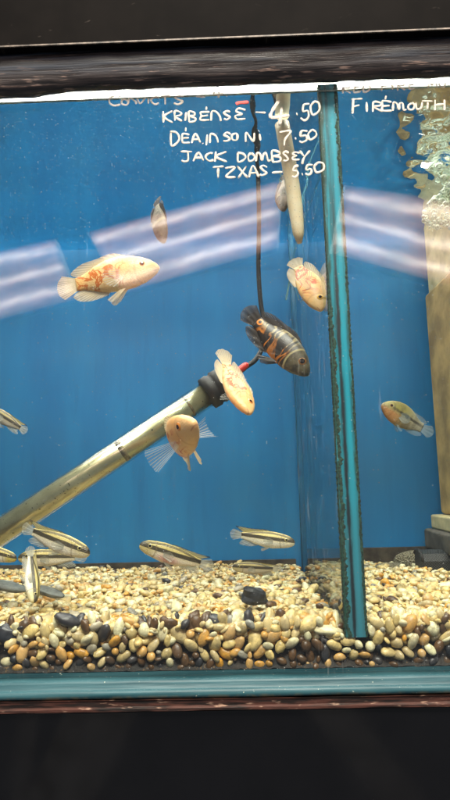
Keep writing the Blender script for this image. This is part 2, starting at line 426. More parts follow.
# ---------------------------------------------------------------- gravel
PCOL = {'cream': (.64, .48, .18), 'white': (.76, .68, .42), 'amber': (.56, .27, .03), 'tan': (.46, .35, .15),
        'grey': (.22, .22, .19), 'brown': (.11, .055, .020), 'charcoal': (.022, .026, .034)}
PW = {'cream': 40, 'white': 26, 'amber': 15, 'tan': 15, 'grey': 6, 'brown': 3.5, 'charcoal': .9}
PM = {}
for nm, cc in PCOL.items():
    k = N(nm + '_pebble'); o = k.obj(); geo = k.n('NewGeometry'); oi = k.n('ObjectInfo')
    rnd = k.math('FRACT', k.math('ADD', geo.outputs['Random Per Island'], oi.outputs['Random']))
    n1 = k.noise(geo.outputs['Position'], 260, 4, .6); n2 = k.noise(geo.outputs['Position'], 900, 3, .6)
    dk = tuple(v * .55 for v in cc); lt = tuple(min(.85, v * 1.22) for v in cc)
    c = k.mix(k.step(n1, .32, .68), dk, lt)
    c = k.mix(k.math('MULTIPLY', rnd, .45), c, (.62, .5, .3) if nm not in ('charcoal', 'brown') else (.08, .06, .045))
    c = k.mix(k.math('MULTIPLY', k.step(n2, .58, .7), .45), c, tuple(v * .4 for v in cc))
    k.end(k.bsdf(c, .36, Normal=k.bump(n2, .25, .0006))); PM[nm] = k.m
names = list(PCOL); weights = [PW[n_] for n_ in names]

def ico(sub):
    bm = bmesh.new(); bmesh.ops.create_icosphere(bm, subdivisions=sub, radius=1)
    vs = [v.co.copy() for v in bm.verts]; fs = [[v.index for v in f.verts] for f in bm.faces]; bm.free(); return vs, fs
ICO = {1: ico(1), 2: ico(2), 3: ico(3)}
def pebble_shape(seed, sub):
    vs, fs = ICO[sub]; r_ = random.Random(seed); off = Vector((r_.uniform(0, 99), r_.uniform(0, 99), 0))
    ax = Vector((r_.uniform(1.0, 1.6), r_.uniform(.75, 1.0), r_.uniform(.45, .85)))
    amp = r_.uniform(.1, .26); amp2 = r_.choice((.03, .06, .14, .2)); out = []
    for v in vs:
        q = 1 + amp * noise.noise(v * .9 + off) + amp2 * noise.noise(v * 2.6 + off)
        out.append(Vector((v.x * ax.x, v.y * ax.y, v.z * ax.z)) * q)
    return out, fs
SH = {s: [pebble_shape(100 + i, s) for i in range(16)] for s in (1, 2)}
rp = random.Random(11)
stuff = {n_: MB() for n_ in names}
stuff_mb = MB()
singles = []          # candidates that show largest: (x, y, z, r, euler, colour, shape)
def height(x, y):
    return Z_GRAV + .0035 * noise.noise((x * 28, y * 28, 5)) + .003 * noise.noise((x * 9, y * 9, 8)) - .004 * max(0, 1 - y / .02)
def put_stuff(x, y, z, r, eu, col, si, sub):
    vs, fs = SH[sub][si]; M_ = Matrix.LocRotScale((x, y, z), eu, (r, r, r))
    stuff_mb.add([M_ @ v for v in vs], fs, names.index(col))
from mathutils import Euler
def pick(dark=0.0):
    if rp.random() < dark: return rp.choice(('brown', 'tan', 'brown', 'amber', 'charcoal'))
    return rp.choices(names, weights)[0]
# front faces against the glass: dart throwing, big ones first, smaller and dirtier towards the bottom
face = []
zlo, zhi = Z_GLASS0 + .004, Z_GRAV + .002
for r in [rp.uniform(.0042, .0062) for _ in range(200)] + [rp.uniform(.0031, .0042) for _ in range(2200)] + [rp.uniform(.0023, .0031) for _ in range(4600)] + [rp.uniform(.0015, .0023) for _ in range(3500)]:
    x = rp.uniform(-.20, .20); z = rp.uniform(zlo, zhi)
    t = (z - zlo) / (zhi - zlo)
    if abs(x - XD) < DW + r * .9 and z > z_foot - r * .6: continue
    if r > .0026 + .0036 * t: continue
    if t < .36 and rp.random() > .36 + t * 1.6: continue
    if any((x - a) ** 2 + (z - b) ** 2 < ((r + q) * .90) ** 2 for a, b, q in face): continue
    face.append((x, z, r))
for x, z, r in face:
    t = (z - zlo) / (zhi - zlo)
    col = rp.choice(('brown', 'brown', 'amber', 'brown', 'tan', 'amber', 'charcoal')) if rp.random() < max(0, min(.95, 1.5 - t / .30)) else pick(.1)
    eu = Euler((R(90) + rp.gauss(0, .35), rp.uniform(0, 6.3), rp.gauss(0, .35)))
    eu = (Matrix.Rotation(rp.gauss(0, .3), 3, 'X') @ Matrix.Rotation(rp.gauss(0, .3), 3, 'Z') @ Matrix.Rotation(rp.uniform(0, 6.3), 3, 'Y') @ Matrix.Rotation(R(90), 3, 'X')).to_euler()
    y = .0046 + r * .72 + (rp.random() ** 2) * .002 + (0.0017 * max(0, 1 - t / .4))
    singles.append((x, y, z, r, eu, col, rp.randrange(16), t))
# packing behind the face
for i in range(900):
    x = rp.uniform(-.2, .2)
    if abs(x - XD) < DW + .004: continue
    z = rp.uniform(zlo + .016, zhi); r = rp.uniform(.003, .0055)
    put_stuff(x, .0125 + rp.uniform(0, .004), z, r, Euler((rp.uniform(0, 6), rp.uniform(0, 6), rp.uniform(0, 6))), pick(.25), rp.randrange(16), 2)
# the top of the bed
def top_layer(sp, lift, rmin, rmax, keep=1.0, dark=0.0):
    y = .008
    while y < DEPTH - .004:
        half = (.371 + y) * .42 + .03
        x = -half
        while x < half:
            jx, jy = x + rp.uniform(-.45, .45) * sp, y + rp.uniform(-.45, .45) * sp
            x += sp
            if abs(jx - XD) < DW + .003 or rp.random() > keep or jy < .008 or jy > DEPTH - .004: continue
            r = rmin + (rmax - rmin) * rp.random() ** 1.6
            z = height(jx, jy) + lift + rp.uniform(-.0012, .0012)
            eu = Euler((rp.gauss(0, .3), rp.gauss(0, .3), rp.uniform(0, 6.3)))
            it = (jx, jy, z, r, eu, pick(dark), rp.randrange(16), 1.0)
            if jy < .052 and lift > .0 and abs(jx) < .175: singles.append(it)
            else: put_stuff(*it[:5], it[5], it[6], 2 if jy < .14 else 1)
        y += sp * .85
top_layer(.0076, -.0055, .0038, .0052, dark=.2)
top_layer(.0062, .0, .0024, .0044)
top_layer(.0056, .0012, .0012, .0026, .8)
top_layer(.0105, .0026, .0024, .0050, .6)
# dark mulm core under and behind the stones
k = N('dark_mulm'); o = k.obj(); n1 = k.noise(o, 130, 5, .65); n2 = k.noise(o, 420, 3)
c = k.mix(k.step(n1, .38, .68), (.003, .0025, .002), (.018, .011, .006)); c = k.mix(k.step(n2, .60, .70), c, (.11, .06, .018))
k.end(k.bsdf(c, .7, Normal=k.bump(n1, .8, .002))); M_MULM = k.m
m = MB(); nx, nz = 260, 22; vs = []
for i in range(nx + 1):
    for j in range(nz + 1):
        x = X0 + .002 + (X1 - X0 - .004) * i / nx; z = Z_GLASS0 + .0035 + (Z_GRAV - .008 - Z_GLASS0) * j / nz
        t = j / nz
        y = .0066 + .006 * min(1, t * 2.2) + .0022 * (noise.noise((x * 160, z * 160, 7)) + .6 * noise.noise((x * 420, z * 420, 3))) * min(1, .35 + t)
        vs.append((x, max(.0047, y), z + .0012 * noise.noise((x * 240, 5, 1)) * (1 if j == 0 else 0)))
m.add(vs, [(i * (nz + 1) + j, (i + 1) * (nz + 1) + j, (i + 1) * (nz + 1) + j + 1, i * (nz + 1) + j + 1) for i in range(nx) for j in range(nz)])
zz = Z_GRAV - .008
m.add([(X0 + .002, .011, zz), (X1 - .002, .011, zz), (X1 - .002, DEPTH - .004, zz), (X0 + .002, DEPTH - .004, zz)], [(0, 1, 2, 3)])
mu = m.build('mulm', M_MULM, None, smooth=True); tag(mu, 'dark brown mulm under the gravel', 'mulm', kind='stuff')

# noticeable stones that stand alone come first so the pebbles near them can be left out
def stone(name, label, px, py, Y, rx, ry, rz, col, seed, rot=(0, 0, 0), cat='stone', sub=3, rough=.4):
    vs, fs = pebble_shape(seed, sub); mb = MB(); mb.add(vs, fs)
    ob = mb.build(name, col, None, smooth=True); p = at(px, py, Y)
    ob.location = p; ob.scale = (rx, ry, rz); ob.rotation_euler = rot; tag(ob, label, cat); return ob
reserved = []
def res(px, py, Y, r): p = at(px, py, Y); reserved.append((p.x, p.y, p.z, r)); 
res(67, 620, .009, .0065); res(8, 634, .010, .0065); res(215, 621, .012, .005); res(327, 630, .010, .006); res(253, 597, .045, .011)
singles = [s for s in singles if not any((s[0] - a) ** 2 + (s[1] - b) ** 2 * .5 + (s[2] - c_) ** 2 < (q + s[3] * .55) ** 2 for a, b, c_, q in reserved)]
stone('dark_stone', 'smooth oval charcoal stone against the glass at far lower left of the gravel', 67, 620, .0105, .0078, .0052, .0062, PM['charcoal'], 501, (0, R(18), 0))
stone('dark_stone', 'blunt black stone cut off by the left edge of the photo', 6, 634, .0115, .0068, .0052, .0085, PM['charcoal'], 502, (0, R(10), 0))
stone('dark_stone', 'small slate black stone below the blocky one in the gravel', 215, 621, .0125, .0060, .0050, .0052, PM['charcoal'], 503, (0, R(25), 0))
stone('pale_stone', 'large pale cream pebble by the front glass left of the divider foot', 327, 630, .0105, .0070, .0058, .0060, PM['white'], 504, (0, R(8), 0))

# the 290 pebbles that show largest stand as things of their own, the rest as one mass
def share(s):
    px_area = s[3] ** 2 / (.371 + s[1]) ** 2
    return px_area * (1.0 if s[1] < .012 else .42)
inview = [s for s in singles if abs(s[0]) < .163]
inview.sort(key=share, reverse=True)
chosen = set(id(s) for s in inview[:286])
PLAB = {n_: f'{w_} {n_} pebble among the front stones of the gravel bed' for n_, w_ in
        (('cream', 'rounded'), ('white', 'chalky'), ('amber', 'orange'), ('tan', 'mottled'), ('grey', 'cool'), ('brown', 'dark'), ('charcoal', 'blackish'))}
pm_cache = {}
for s in singles:
    x, y, z, r, eu, col, si, t = s
    if id(s) in chosen:
        key = (col, si % 8)
        if key not in pm_cache:
            mb = MB(); vs, fs = SH[2][si % 8]; mb.add(vs, fs); pm_cache[key] = mb.mesh('pebble', PM[col])
        ob = bpy.data.objects.new('pebble', pm_cache[key]); C.objects.link(ob)
        ob.location = (x, y, z); ob.rotation_euler = eu; ob.scale = (r, r, r)
        tag(ob, PLAB[col], 'pebble', f'{col} pebbles at the front of the gravel bed')
    else: put_stuff(x, y, z, r, eu, col, si, 2)
go = stuff_mb.build('gravel', [PM[n_] for n_ in names], None, smooth=True)
tag(go, 'mixed cream and amber pebble gravel covering the tank floor', 'gravel', kind='stuff')

# ---------------------------------------------------------------- heater
def glass_tube_mat():
    k = N('heater_glass'); o = k.obj(); t = k.n('BsdfTransparent'); t.inputs[0].default_value = (.90, .93, .88, 1)
    g = k.n('BsdfGlossy'); g.inputs['Roughness'].default_value = .06
    return k.end(k.mixs(schlick(k, .10), t.outputs[0], g.outputs[0]))
hA = at(-30, 552, .085); hB = at(212, 391, .105)
ax = (hB - hA).normalized(); HR = .0108
heater = empty('heater', hA); tag(heater, 'slanted glass tube heater with black rubber cap and cable', 'heater')
m = MB(); m.tube([Vector((0, 0, 0)) - ax * .03, hB - hA], HR, 32); m.build('glass_tube', glass_tube_mat(), heater, smooth=True)
k = N('heater_sleeve'); o = k.obj(); n1 = k.noise(o, 70, 4); n2 = k.noise(o, 400, 2)
c = k.mix(k.step(n1, .3, .7), (.46, .41, .26), (.62, .56, .38)); c = k.mix(k.step(n2, .66, .72), c, (.06, .05, .03))
k.end(k.bsdf(c, .28, Metallic=.75)); M_SLEEVE = k.m
m = MB(); m.tube([-ax * .025, (hB - hA) - ax * .004], HR * .86, 28); m.build('inner_sleeve', M_SLEEVE, heater, smooth=True)
d_ = (hB - hA); M_DARKBAND = plain('brown_band', (.17, .13, .075), .5, .6, 200)
for f, l_ in ((.615, .0045), (.90, .002)):
    c0 = d_ * f; m = MB(); m.tube([c0 - ax * l_ / 2, c0 + ax * l_ / 2], HR * .875, 28); m.build('band', M_DARKBAND, heater, smooth=True)
k = N('black_rubber'); o = k.obj(); n1 = k.noise(o, 300, 3); k.end(k.bsdf(k.mix(n1, (.006, .006, .0065), (.016, .015, .015)), .6, Normal=k.bump(n1, .2, .0005))); M_RUB = k.m
m = MB(); b0 = d_ - ax * .006; L = .0215
cap_r = [(.0, HR * .95), (.001, HR * 1.28), (.0075, HR * 1.32), (.0085, HR * 1.22), (.0105, HR * 1.22), (.0115, HR * 1.33), (L - .002, HR * 1.26), (L, HR * 1.0), (L + .002, HR * .5)]
m.tube([b0 + ax * a for a, _ in cap_r], [r for _, r in cap_r], 32); cap = m.build('cap', M_RUB, heater, smooth=True)
tip = b0 + ax * (L + .001)
P = lambda px, py, Y: at(px, py, Y) - hA
def spline(pts, n=8):
    pts = [Vector(p) for p in pts]; out = []
    for i in range(len(pts) - 1):
        p0, p1, p2, p3 = pts[max(i - 1, 0)], pts[i], pts[i + 1], pts[min(i + 2, len(pts) - 1)]
        for j in range(n):
            t = j / n
            out.append(.5 * ((2 * p1) + (p2 - p0) * t + (2 * p0 - 5 * p1 + 4 * p2 - p3) * t * t + (3 * p1 - p0 - 3 * p2 + p3) * t ** 3))
    return out + [pts[-1]]
m = MB(); path = spline([tip - ax * .002, P(246, 367, .113), P(256, 359, .116), P(263, 345, .122), P(265, 325, .125), P(261, 305, .127), P(258.5, 270, .128), P(259, 220, .128), P(258, 170, .128), P(257, 128, .128), P(256, 96, .126)])
m.tube(path, .0021, 10); m.build('cable', M_RUB, heater, smooth=True)
m = MB(); path = spline([tip - ax * .003, tip + ax * .003 + Vector((.0, -.0012, .0012)), P(247.5, 364, .111)]); m.tube(path, [.0030] * (len(path) - 2) + [.0026, .0018], 12)
m.build('red_sleeve', plain('red_plastic', (.55, .03, .02), .4, .2), heater, smooth=True)
# thin clear glass rod lying under the heater
m = MB()

# ---------------------------------------------------------------- cream pipe hanging from the surface
k = N('cream_plastic'); o = k.obj(); n1 = k.noise(o, 90, 4); sp = k.noise(o, 700, 2)
c = k.mix(k.step(n1, .3, .7), (.84, .66, .40), (.9, .78, .55)); c = k.mix(k.step(sp, .7, .74), c, (.08, .05, .03))
k.end(k.bsdf(c, .35)); M_CREAM = k.m
pA, pB = at(282, 124, .036), at(299.5, 243, .036)
pp = MB(); vv = pB - pA; nn = 14
pts = [vv * (i / nn) + Vector((.001 * math.sin(i / nn * 3.1), 0, 0)) for i in range(nn + 1)]
pp.tube(pts, [.0055] * 6 + [.0054] * 5 + [.0050, .0046, .0040, .0018], 20)
po = pp.build('cream_pipe', M_CREAM, None, smooth=True); po.location = pA
tag(po, 'pale cream plastic pipe hanging from the waterline beside the divider', 'pipe')

# line added as the divider edge's water reflection, slanting down to the back corner
a_, b_ = at(337, 128, .02), at(297, 235, .23)
k = N('greenish_reflection'); k.end(k.mixs(.42, k.n('BsdfTransparent').outputs[0], k.bsdf((.35, .66, .62), .2).outputs[0])); M_REFLINE = k.m
m = MB(); m.tube([Vector((0, 0, 0)), (b_ - a_) * .5 + Vector((0, 0, -.004)), b_ - a_, at(293, 262, .245) - a_, at(286, 300, .25) - a_], .0012, 8)
ob = m.build('divider_reflection', M_REFLINE, None, smooth=True); ob.location = a_; tag(ob, 'thin greenish line built for the reflection of the divider edge under the waterline', 'tube')

# ---------------------------------------------------------------- filter at the right edge
fz1 = at(430, 226, .2).z; fz0 = at(430, 281, .2).z; fzb = at(433, 516, .22).z
fx = at(426, 260, .25).x; fx2 = at(432, 400, .25).x
filt = empty('internal_filter', (fx + .04, .2, fzb)); tag(filt, 'brown internal filter with cream top box at the right edge', 'filter')
F = lambda mb: setattr(mb, 'v', [(x - filt.location.x, y - filt.location.y, z - fzb) for x, y, z in mb.v])
M_FBROWN = plain('algae_brown_plastic', (.40, .27, .10), .6, .35, 40)
M_FCREAM = plain('yellowed_cream_plastic', (.55, .47, .25), .45, .2, 60)
m = MB(); m.box((fx2, .172, fzb), (fx2 + .11, .25, fz0 + .001)); F(m); m.build('body', M_FBROWN, filt, bevel=.004)
m = MB(); m.box((fx, .165, fz0), (fx + .12, .252, fz1 + .075)); F(m); m.build('top_box', M_FCREAM, filt, bevel=.004)
m = MB(); zz = fz0 + (fz1 - fz0) * .98
m.box((fx - .001, .1635, zz), (fx + .12, .1648, zz + .012)); F(m); m.build('dark_rim', M_DKBROWN, filt)
w1, w0 = at(430, 516, .22).z, at(430, 531, .22).z
m = MB(); m.box((at(431, 520, .25).x, .175, w0), (fx2 + .11, .251, w1 - .0003)); F(m); m.build('foot_block', M_FCREAM, filt, bevel=.002)
ledge = MB(); l1, l0 = at(430, 531.3, .22).z, at(430, 552, .22).z; lx = at(425, 540, .255).x
ledge.box((0, 0, 0), (.12, .09, l1 - l0)); lo = ledge.build('flat_stone', plain('grey_brown_slate', (.085, .075, .06), .7, .4, 60), None, bevel=.003); lo.location = (lx, .168, l0)
tag(lo, 'flat grey brown stone slab under the filter foot', 'stone')
# bubbles of the outflow
k = N('foam_bubble'); lw = k.n('LayerWeight'); lw.inputs[0].default_value = .35
t = k.n('BsdfTransparent'); g = k.bsdf((.75, .82, .66), .12, Specular_IOR_Level=1.0)
k.end(k.mixs(k.step(lw.outputs['Facing'], .0, .7, .30, .9), t.outputs[0], g.outputs[0])); M_BUB = k.m
m = MB(); rb = random.Random(5)
for i in range(420):
    py = 228 - 110 * rb.random() ** 1.2; px = rb.uniform(429 + (228 - py) * .16 + 8 * math.sin(py * .11), 470)
    p = at(px, py, rb.uniform(.10, .16)); r = rb.uniform(.0010, .0036) * (1.0 if py < 205 else .7)
    m.add([v * r + p for v in ICO[2][0]], ICO[2][1])
bo = m.build('bubbles', M_BUB, None, smooth=True); tag(bo, 'pale bubbles rising at the filter outflow', 'bubbles', kind='stuff')

# ---------------------------------------------------------------- rock and mesh basket at the back right
k = N('pitted_rock'); o = k.obj(); v = k.n('TexVoronoi'); v.inputs['Scale'].default_value = 9; k.l(o, v.inputs['Vector']); n1 = k.noise(o, 5, 4)
c = k.mix(k.step(v.outputs['Distance'], .15, .55), (.10, .085, .05), (.30, .27, .18)); c = k.mix(k.step(n1, .5, .75), c, (.07, .065, .045))
k.end(k.bsdf(c, .85, Normal=k.bump(v.outputs['Distance'], .6, .1))); M_ROCK = k.m
stone('rock', 'pitted grey tan rock hump on the gravel beside the black mesh', 414, 561, .235, .013, .012, .014, M_ROCK, 601, cat='rock')
stone('rock', 'low crumbly grey rock on the gravel at the back right', 390, 566, .225, .012, .009, .007, M_ROCK, 605, cat='rock')
bk = empty('mesh_basket', at(424, 575, .19)); tag(bk, 'black plastic mesh basket lying on the gravel at the right edge', 'basket')
L_ = .075; r_ = .0115
k = N('black_mesh'); o = k.obj(); q = k.xyz(o)
sa = k.math('SINE', k.math('MULTIPLY', k.math('ADD', q[0], q[2]), 2600.0)); sb = k.math('SINE', k.math('MULTIPLY', k.math('SUBTRACT', q[0], q[2]), 2600.0))
g_ = k.step(k.math('MAXIMUM', sa, sb), .55, .9); k.end(k.bsdf(k.mix(g_, (.010, .011, .012), (.05, .055, .055)), .45, Normal=k.bump(g_, 1, .001))); M_MESH = k.m
m = MB(); prof = []
for i in range(9):
    a = R(100 - 200 * i / 8); prof.append((.013 - .013 * math.cos(a) * .9, r_ * (1 + math.sin(a))))
vs = []; 
m.extrude_x([(0, 0), (.026, 0), (.026, .017), (.021, .0205), (.012, .0215), (.003, .0185), (0, .012)][::-1], 0, L_, 10, .0006)
m.build('shell', M_MESH, bk)
m = MB(); m.tube([(0, .0, .012), (0, .003, .0185), (0, .012, .0215), (0, .021, .0205), (0, .026, .017)], .0013, 8); m.build('rim', M_RUB, bk, smooth=True)

# blocky black stone with a ledge
def lathe(mb, prof, n=20, sx=1, sy=1):
    vs = []
    for r, z in prof:
        for j in range(n): vs.append((r * sx * math.cos(2 * math.pi * j / n), r * sy * math.sin(2 * math.pi * j / n), z))
    fs = [(i * n + j, i * n + (j + 1) % n, (i + 1) * n + (j + 1) % n, (i + 1) * n + j) for i in range(len(prof) - 1) for j in range(n)]
    fs.append(tuple(range((len(prof) - 1) * n, len(prof) * n))); fs.append(tuple(reversed(range(n)))); mb.add(vs, fs)
m = MB(); lathe(m, [(.0074, 0), (.0088, .0010), (.0090, .0030), (.0080, .0042), (.0076, .0062), (.0076, .0084), (.0060, .0096), (.0028, .0090)], 22, 1, .8)
m.v = [(x * (1 + .45 * noise.noise((x * 130, y * 130, z * 130 + 4))), y * (1 + .5 * noise.noise((x * 150, y * 150, z * 150 + 9))), z * (1 + .2 * noise.noise((x * 110, y * 110, 2)))) for x, y, z in m.v]
blk = m.build('dark_stone', plain('black_slate', (.014, .015, .018), .6, .6, 250), None); blk.location = at(252, 602, .043); blk.rotation_euler = (R(14), R(9), R(20))
tag(blk, 'blocky black stone lying on top of the gravel at centre right', 'stone')

# grey flat slates at the left
def slab(px, py, Y, sx, sy, sz, rot, label, seed):
    vs, fs = pebble_shape(seed, 3); mb = MB(); mb.add([(max(-1, min(1, v.x)), max(-.8, min(.8, v.y)), max(-.35, min(.35, v.z))) for v in vs], fs)
    ob = mb.build('slate', plain('grey_slate', (.12, .13, .12), .6, .3, 3), None, smooth=True)
    ob.location = at(px, py, Y); ob.scale = (sx, sy, sz); ob.rotation_euler = rot; tag(ob, label, 'slate'); return ob
slab(6, 586, .075, .016, .007, .006, (R(15), R(14), R(5)), 'flat grey slate at the left edge under the small krib', 701)
slab(50, 592, .06, .011, .005, .004, (R(20), R(16), R(-8)), 'flat grey slate half buried right of the head down striped fish', 702)

# ---------------------------------------------------------------- fish
def lerp_prof(tab, x):
    for (a, b) in zip(tab, tab[1:]):
        if a[0] >= x >= b[0]:
            t = (a[0] - x) / (a[0] - b[0]); t = t * t * (3 - 2 * t) * .35 + t * .65
            return [a[i] + (b[i] - a[i]) * t for i in (1, 2, 3)]
    return list(tab[-1][1:]) if x < tab[-1][0] else list(tab[0][1:])
OSCAR = [(.50, -.012, -.030, .012), (.49, .012, -.05, .026), (.46, .043, -.075, .042), (.41, .082, -.107, .058), (.33, .125, -.143, .073), (.22, .163, -.168, .083), (.10, .180, -.176, .083),
         (-.02, .170, -.166, .074), (-.13, .138, -.138, .058), (-.22, .098, -.100, .04), (-.29, .074, -.076, .027), (-.34, .070, -.072, .019), (-.36, .07, -.072, .014)]
KRIB = [(.50, .004, -.030, .014), (.49, .024, -.046, .028), (.46, .048, -.064, .040), (.40, .074, -.084, .049), (.30, .092, -.100, .055), (.18, .104, -.116, .058), (.04, .098, -.112, .052),
        (-.10, .080, -.088, .040), (-.21, .058, -.062, .028), (-.28, .045, -.047, .018), (-.32, .043, -.045, .013)]
def eye_mats(iris, pupil=(.003, .003, .003)):
    return [plain('eye_iris', iris, .15, .2, 3), plain('eye_pupil', pupil, .08, .1, 3), plain('eye_ring', tuple(min(1, v * .8 + .12) for v in iris), .3, .2, 3)]
def fish_mesh(tab, fins, bend=0.0, name='fish'):
    mb = MB(); NS, NR = 40, 24; x0, x1 = tab[0][0], tab[-1][0]; vs = []
    for i in range(NS + 1):
        t = i / NS; t = t - .12 * math.sin(2 * math.pi * t) / math.pi if True else t
        x = x0 + (x1 - x0) * t
        tp, bt, wd = lerp_prof(tab, x); cz = (tp + bt) / 2; hz = (tp - bt) / 2
        for j in range(NR):
            a = 2 * math.pi * j / NR; c_, s_ = math.cos(a), math.sin(a)
            pw = .92 if s_ > 0 else .85
            yy = math.copysign(abs(c_) ** pw, c_) * wd; zz = math.copysign(abs(s_) ** 1.08, s_) * hz + cz
            vs.append((x, yy, zz))
    fs = [(i * NR + j, (i + 1) * NR + j, (i + 1) * NR + (j + 1) % NR, i * NR + (j + 1) % NR) for i in range(NS) for j in range(NR)]
    fs.append(tuple(range(NR))); fs.append(tuple(reversed(range(NS * NR, (NS + 1) * NR))))
    mb.add(vs, fs, 0)
    def fin(base, tips, y0=0.0, out=0.0, nu=18, nv=7, mi=1, wave=.004):
        """base: polyline x,z where the rays leave the body; tips: polyline x,z; out: how far the tips stand off sideways"""
        def sam(pl, u):
            if len(pl) == 1: return Vector(pl[0])
            f = u * (len(pl) - 1); i = min(int(f), len(pl) - 2); f -= i
            p0, p1, p2, p3 = [Vector(pl[max(0, min(len(pl) - 1, q))]) for q in (i - 1, i, i + 1, i + 2)]
            return .5 * ((2 * p1) + (p2 - p0) * f + (2 * p0 - 5 * p1 + 4 * p2 - p3) * f * f + (3 * p1 - p0 - 3 * p2 + p3) * f ** 3)
        vv = []; uv = []
        for i in range(nu + 1):
            u = i / nu; b_ = sam(base, u); t_ = sam(tips, u)
            for j in range(nv + 1):
                v = j / nv; q = b_.lerp(t_, v)
                vv.append((q.x, y0 + out * v + wave * math.sin(u * 22) * v, q.y)); uv.append((u, v))
        mb.add(vv, [(i * (nv + 1) + j, (i + 1) * (nv + 1) + j, (i + 1) * (nv + 1) + j + 1, i * (nv + 1) + j + 1) for i in range(nu) for j in range(nv)], mi, uv)
    for f in fins: fin(*f[:2], **(f[2] if len(f) > 2 else {}))
    def bd(p):
        x, y, z = p
        if x < .2: y += bend * (x - .2) ** 2
        return (x, y, z)
    mb.v = [bd(p) for p in mb.v]
    return mb
def oscar_fins(pect=.10, pelvic=True, spread=1.0):
    f = [([(-.34, .06), (-.345, 0), (-.34, -.062)], [(-.50, .125), (-.555, .065), (-.57, 0), (-.555, -.065), (-.50, -.125)]),           # tail
         ([(.20, .155), (.05, .17), (-.12, .13), (-.30, .066)], [(.18, .18), (.05, .225), (-.14, .205), (-.30, .185), (-.40, .125), (-.375, .085)]),  # dorsal
         ([(-.02, -.16), (-.14, -.13), (-.30, -.066)], [(-.04, -.185), (-.17, -.205), (-.32, -.19), (-.405, -.13), (-.375, -.085)])]        # anal
    for s in (-1, 1):
        f.append(([(.165, -.02), (.15, -.075)], [(.06, .055 * spread), (-.03, .02), (-.055, -.05), (-.02, -.12), (.06, -.16 * spread)], dict(y0=s * .074, out=s * pect, nv=6, mi=2)))
        if pelvic: f.append(([(.15, -.16), (.09, -.165)], [(.06, -.25), (-.01, -.285), (-.05, -.25)], dict(y0=s * .03, out=s * .03)))
    return f
KRIB = [(a, b * 1.1, c * 1.14, d) for a, b, c, d in KRIB]
def krib_fins(fan=1.0):
    f = [([(-.31, .04), (-.315, 0), (-.31, -.042)], [(-.45, .085), (-.49, .045), (-.50, 0), (-.48, -.05), (-.44, -.085)]),
         ([(.24, .085), (.05, .095), (-.12, .075), (-.27, .045)], [(.22, .098), (.05, .105 + .025 * fan), (-.12, .09 + .03 * fan), (-.27, .07 + .05 * fan), (-.43, .06 + .06 * fan), (-.31, .052)], dict(mi=3)),
         ([(-.04, -.10), (-.15, -.078), (-.27, -.047)], [(-.08, -.13), (-.2, -.15), (-.34, -.13), (-.30, -.065)])]
    for s in (-1, 1):
        f.append(([(.20, -.01), (.19, -.05)], [(.10, .03), (.04, .0), (.03, -.05), (.07, -.09)], dict(y0=s * .05, out=s * .05, nv=5, mi=2)))
        f.append(([(.16, -.108), (.11, -.11)], [(.08, -.165), (.02, -.19), (.0, -.16)], dict(y0=s * .02, out=s * .02)))
    return f
def fin_mat(name, col, alpha, rays=26, edge=None, raycol=None, dim=.75):
    k = N(name); u = k.n('UVMap'); q = k.xyz(u.outputs[0])
    s_ = k.math('SINE', k.math('MULTIPLY', q[0], rays * 6.283))
    ray = k.step(s_, -.1, .8)
    n = k.noise(k.obj(), 14, 3)
    c = k.mix(ray, tuple(v * dim for v in col), raycol or col)
    a = k.math('MULTIPLY_ADD', ray, .3, alpha)
    a = k.math('MULTIPLY', a, k.step(q[1], .0, 1.0, 1.25, .7))
    if edge: c = k.mix(k.step(q[1], .72, .9), c, edge)
    b = k.bsdf(c, .4); tr = k.n('BsdfTransparent'); tl = k.n('BsdfTranslucent'); k.put(tl.inputs[0], c)
    sh = k.mixs(.35, b.outputs[0], tl.outputs[0])
    return k.end(k.mixs(k.math('MINIMUM', a, 1.0), tr.outputs[0], sh))
def scales(k, o, st=.25):
    v = k.n('TexVoronoi'); v.inputs['Scale'].default_value = 1; k.l(k.map(o, (60, 20, 66)), v.inputs['Vector'])
    return k.bump(v.outputs['Distance'], st, .02), v.outputs['Distance']
def gill(k, q, r=.155, cx=.42, cz=-.02):
    d = k.math('SQRT', k.math('ADD', k.math('POWER', k.math('SUBTRACT', q[0], cx), 2.0), k.math('POWER', k.math('MULTIPLY', k.math('SUBTRACT', q[2], cz), .8), 2.0)))
    e = k.math('ABSOLUTE', k.math('SUBTRACT', d, r))
    return k.math('MULTIPLY', k.step(e, .004, .016, 1, 0), k.step(q[0], cx - .02, cx - .06, 0, 1))
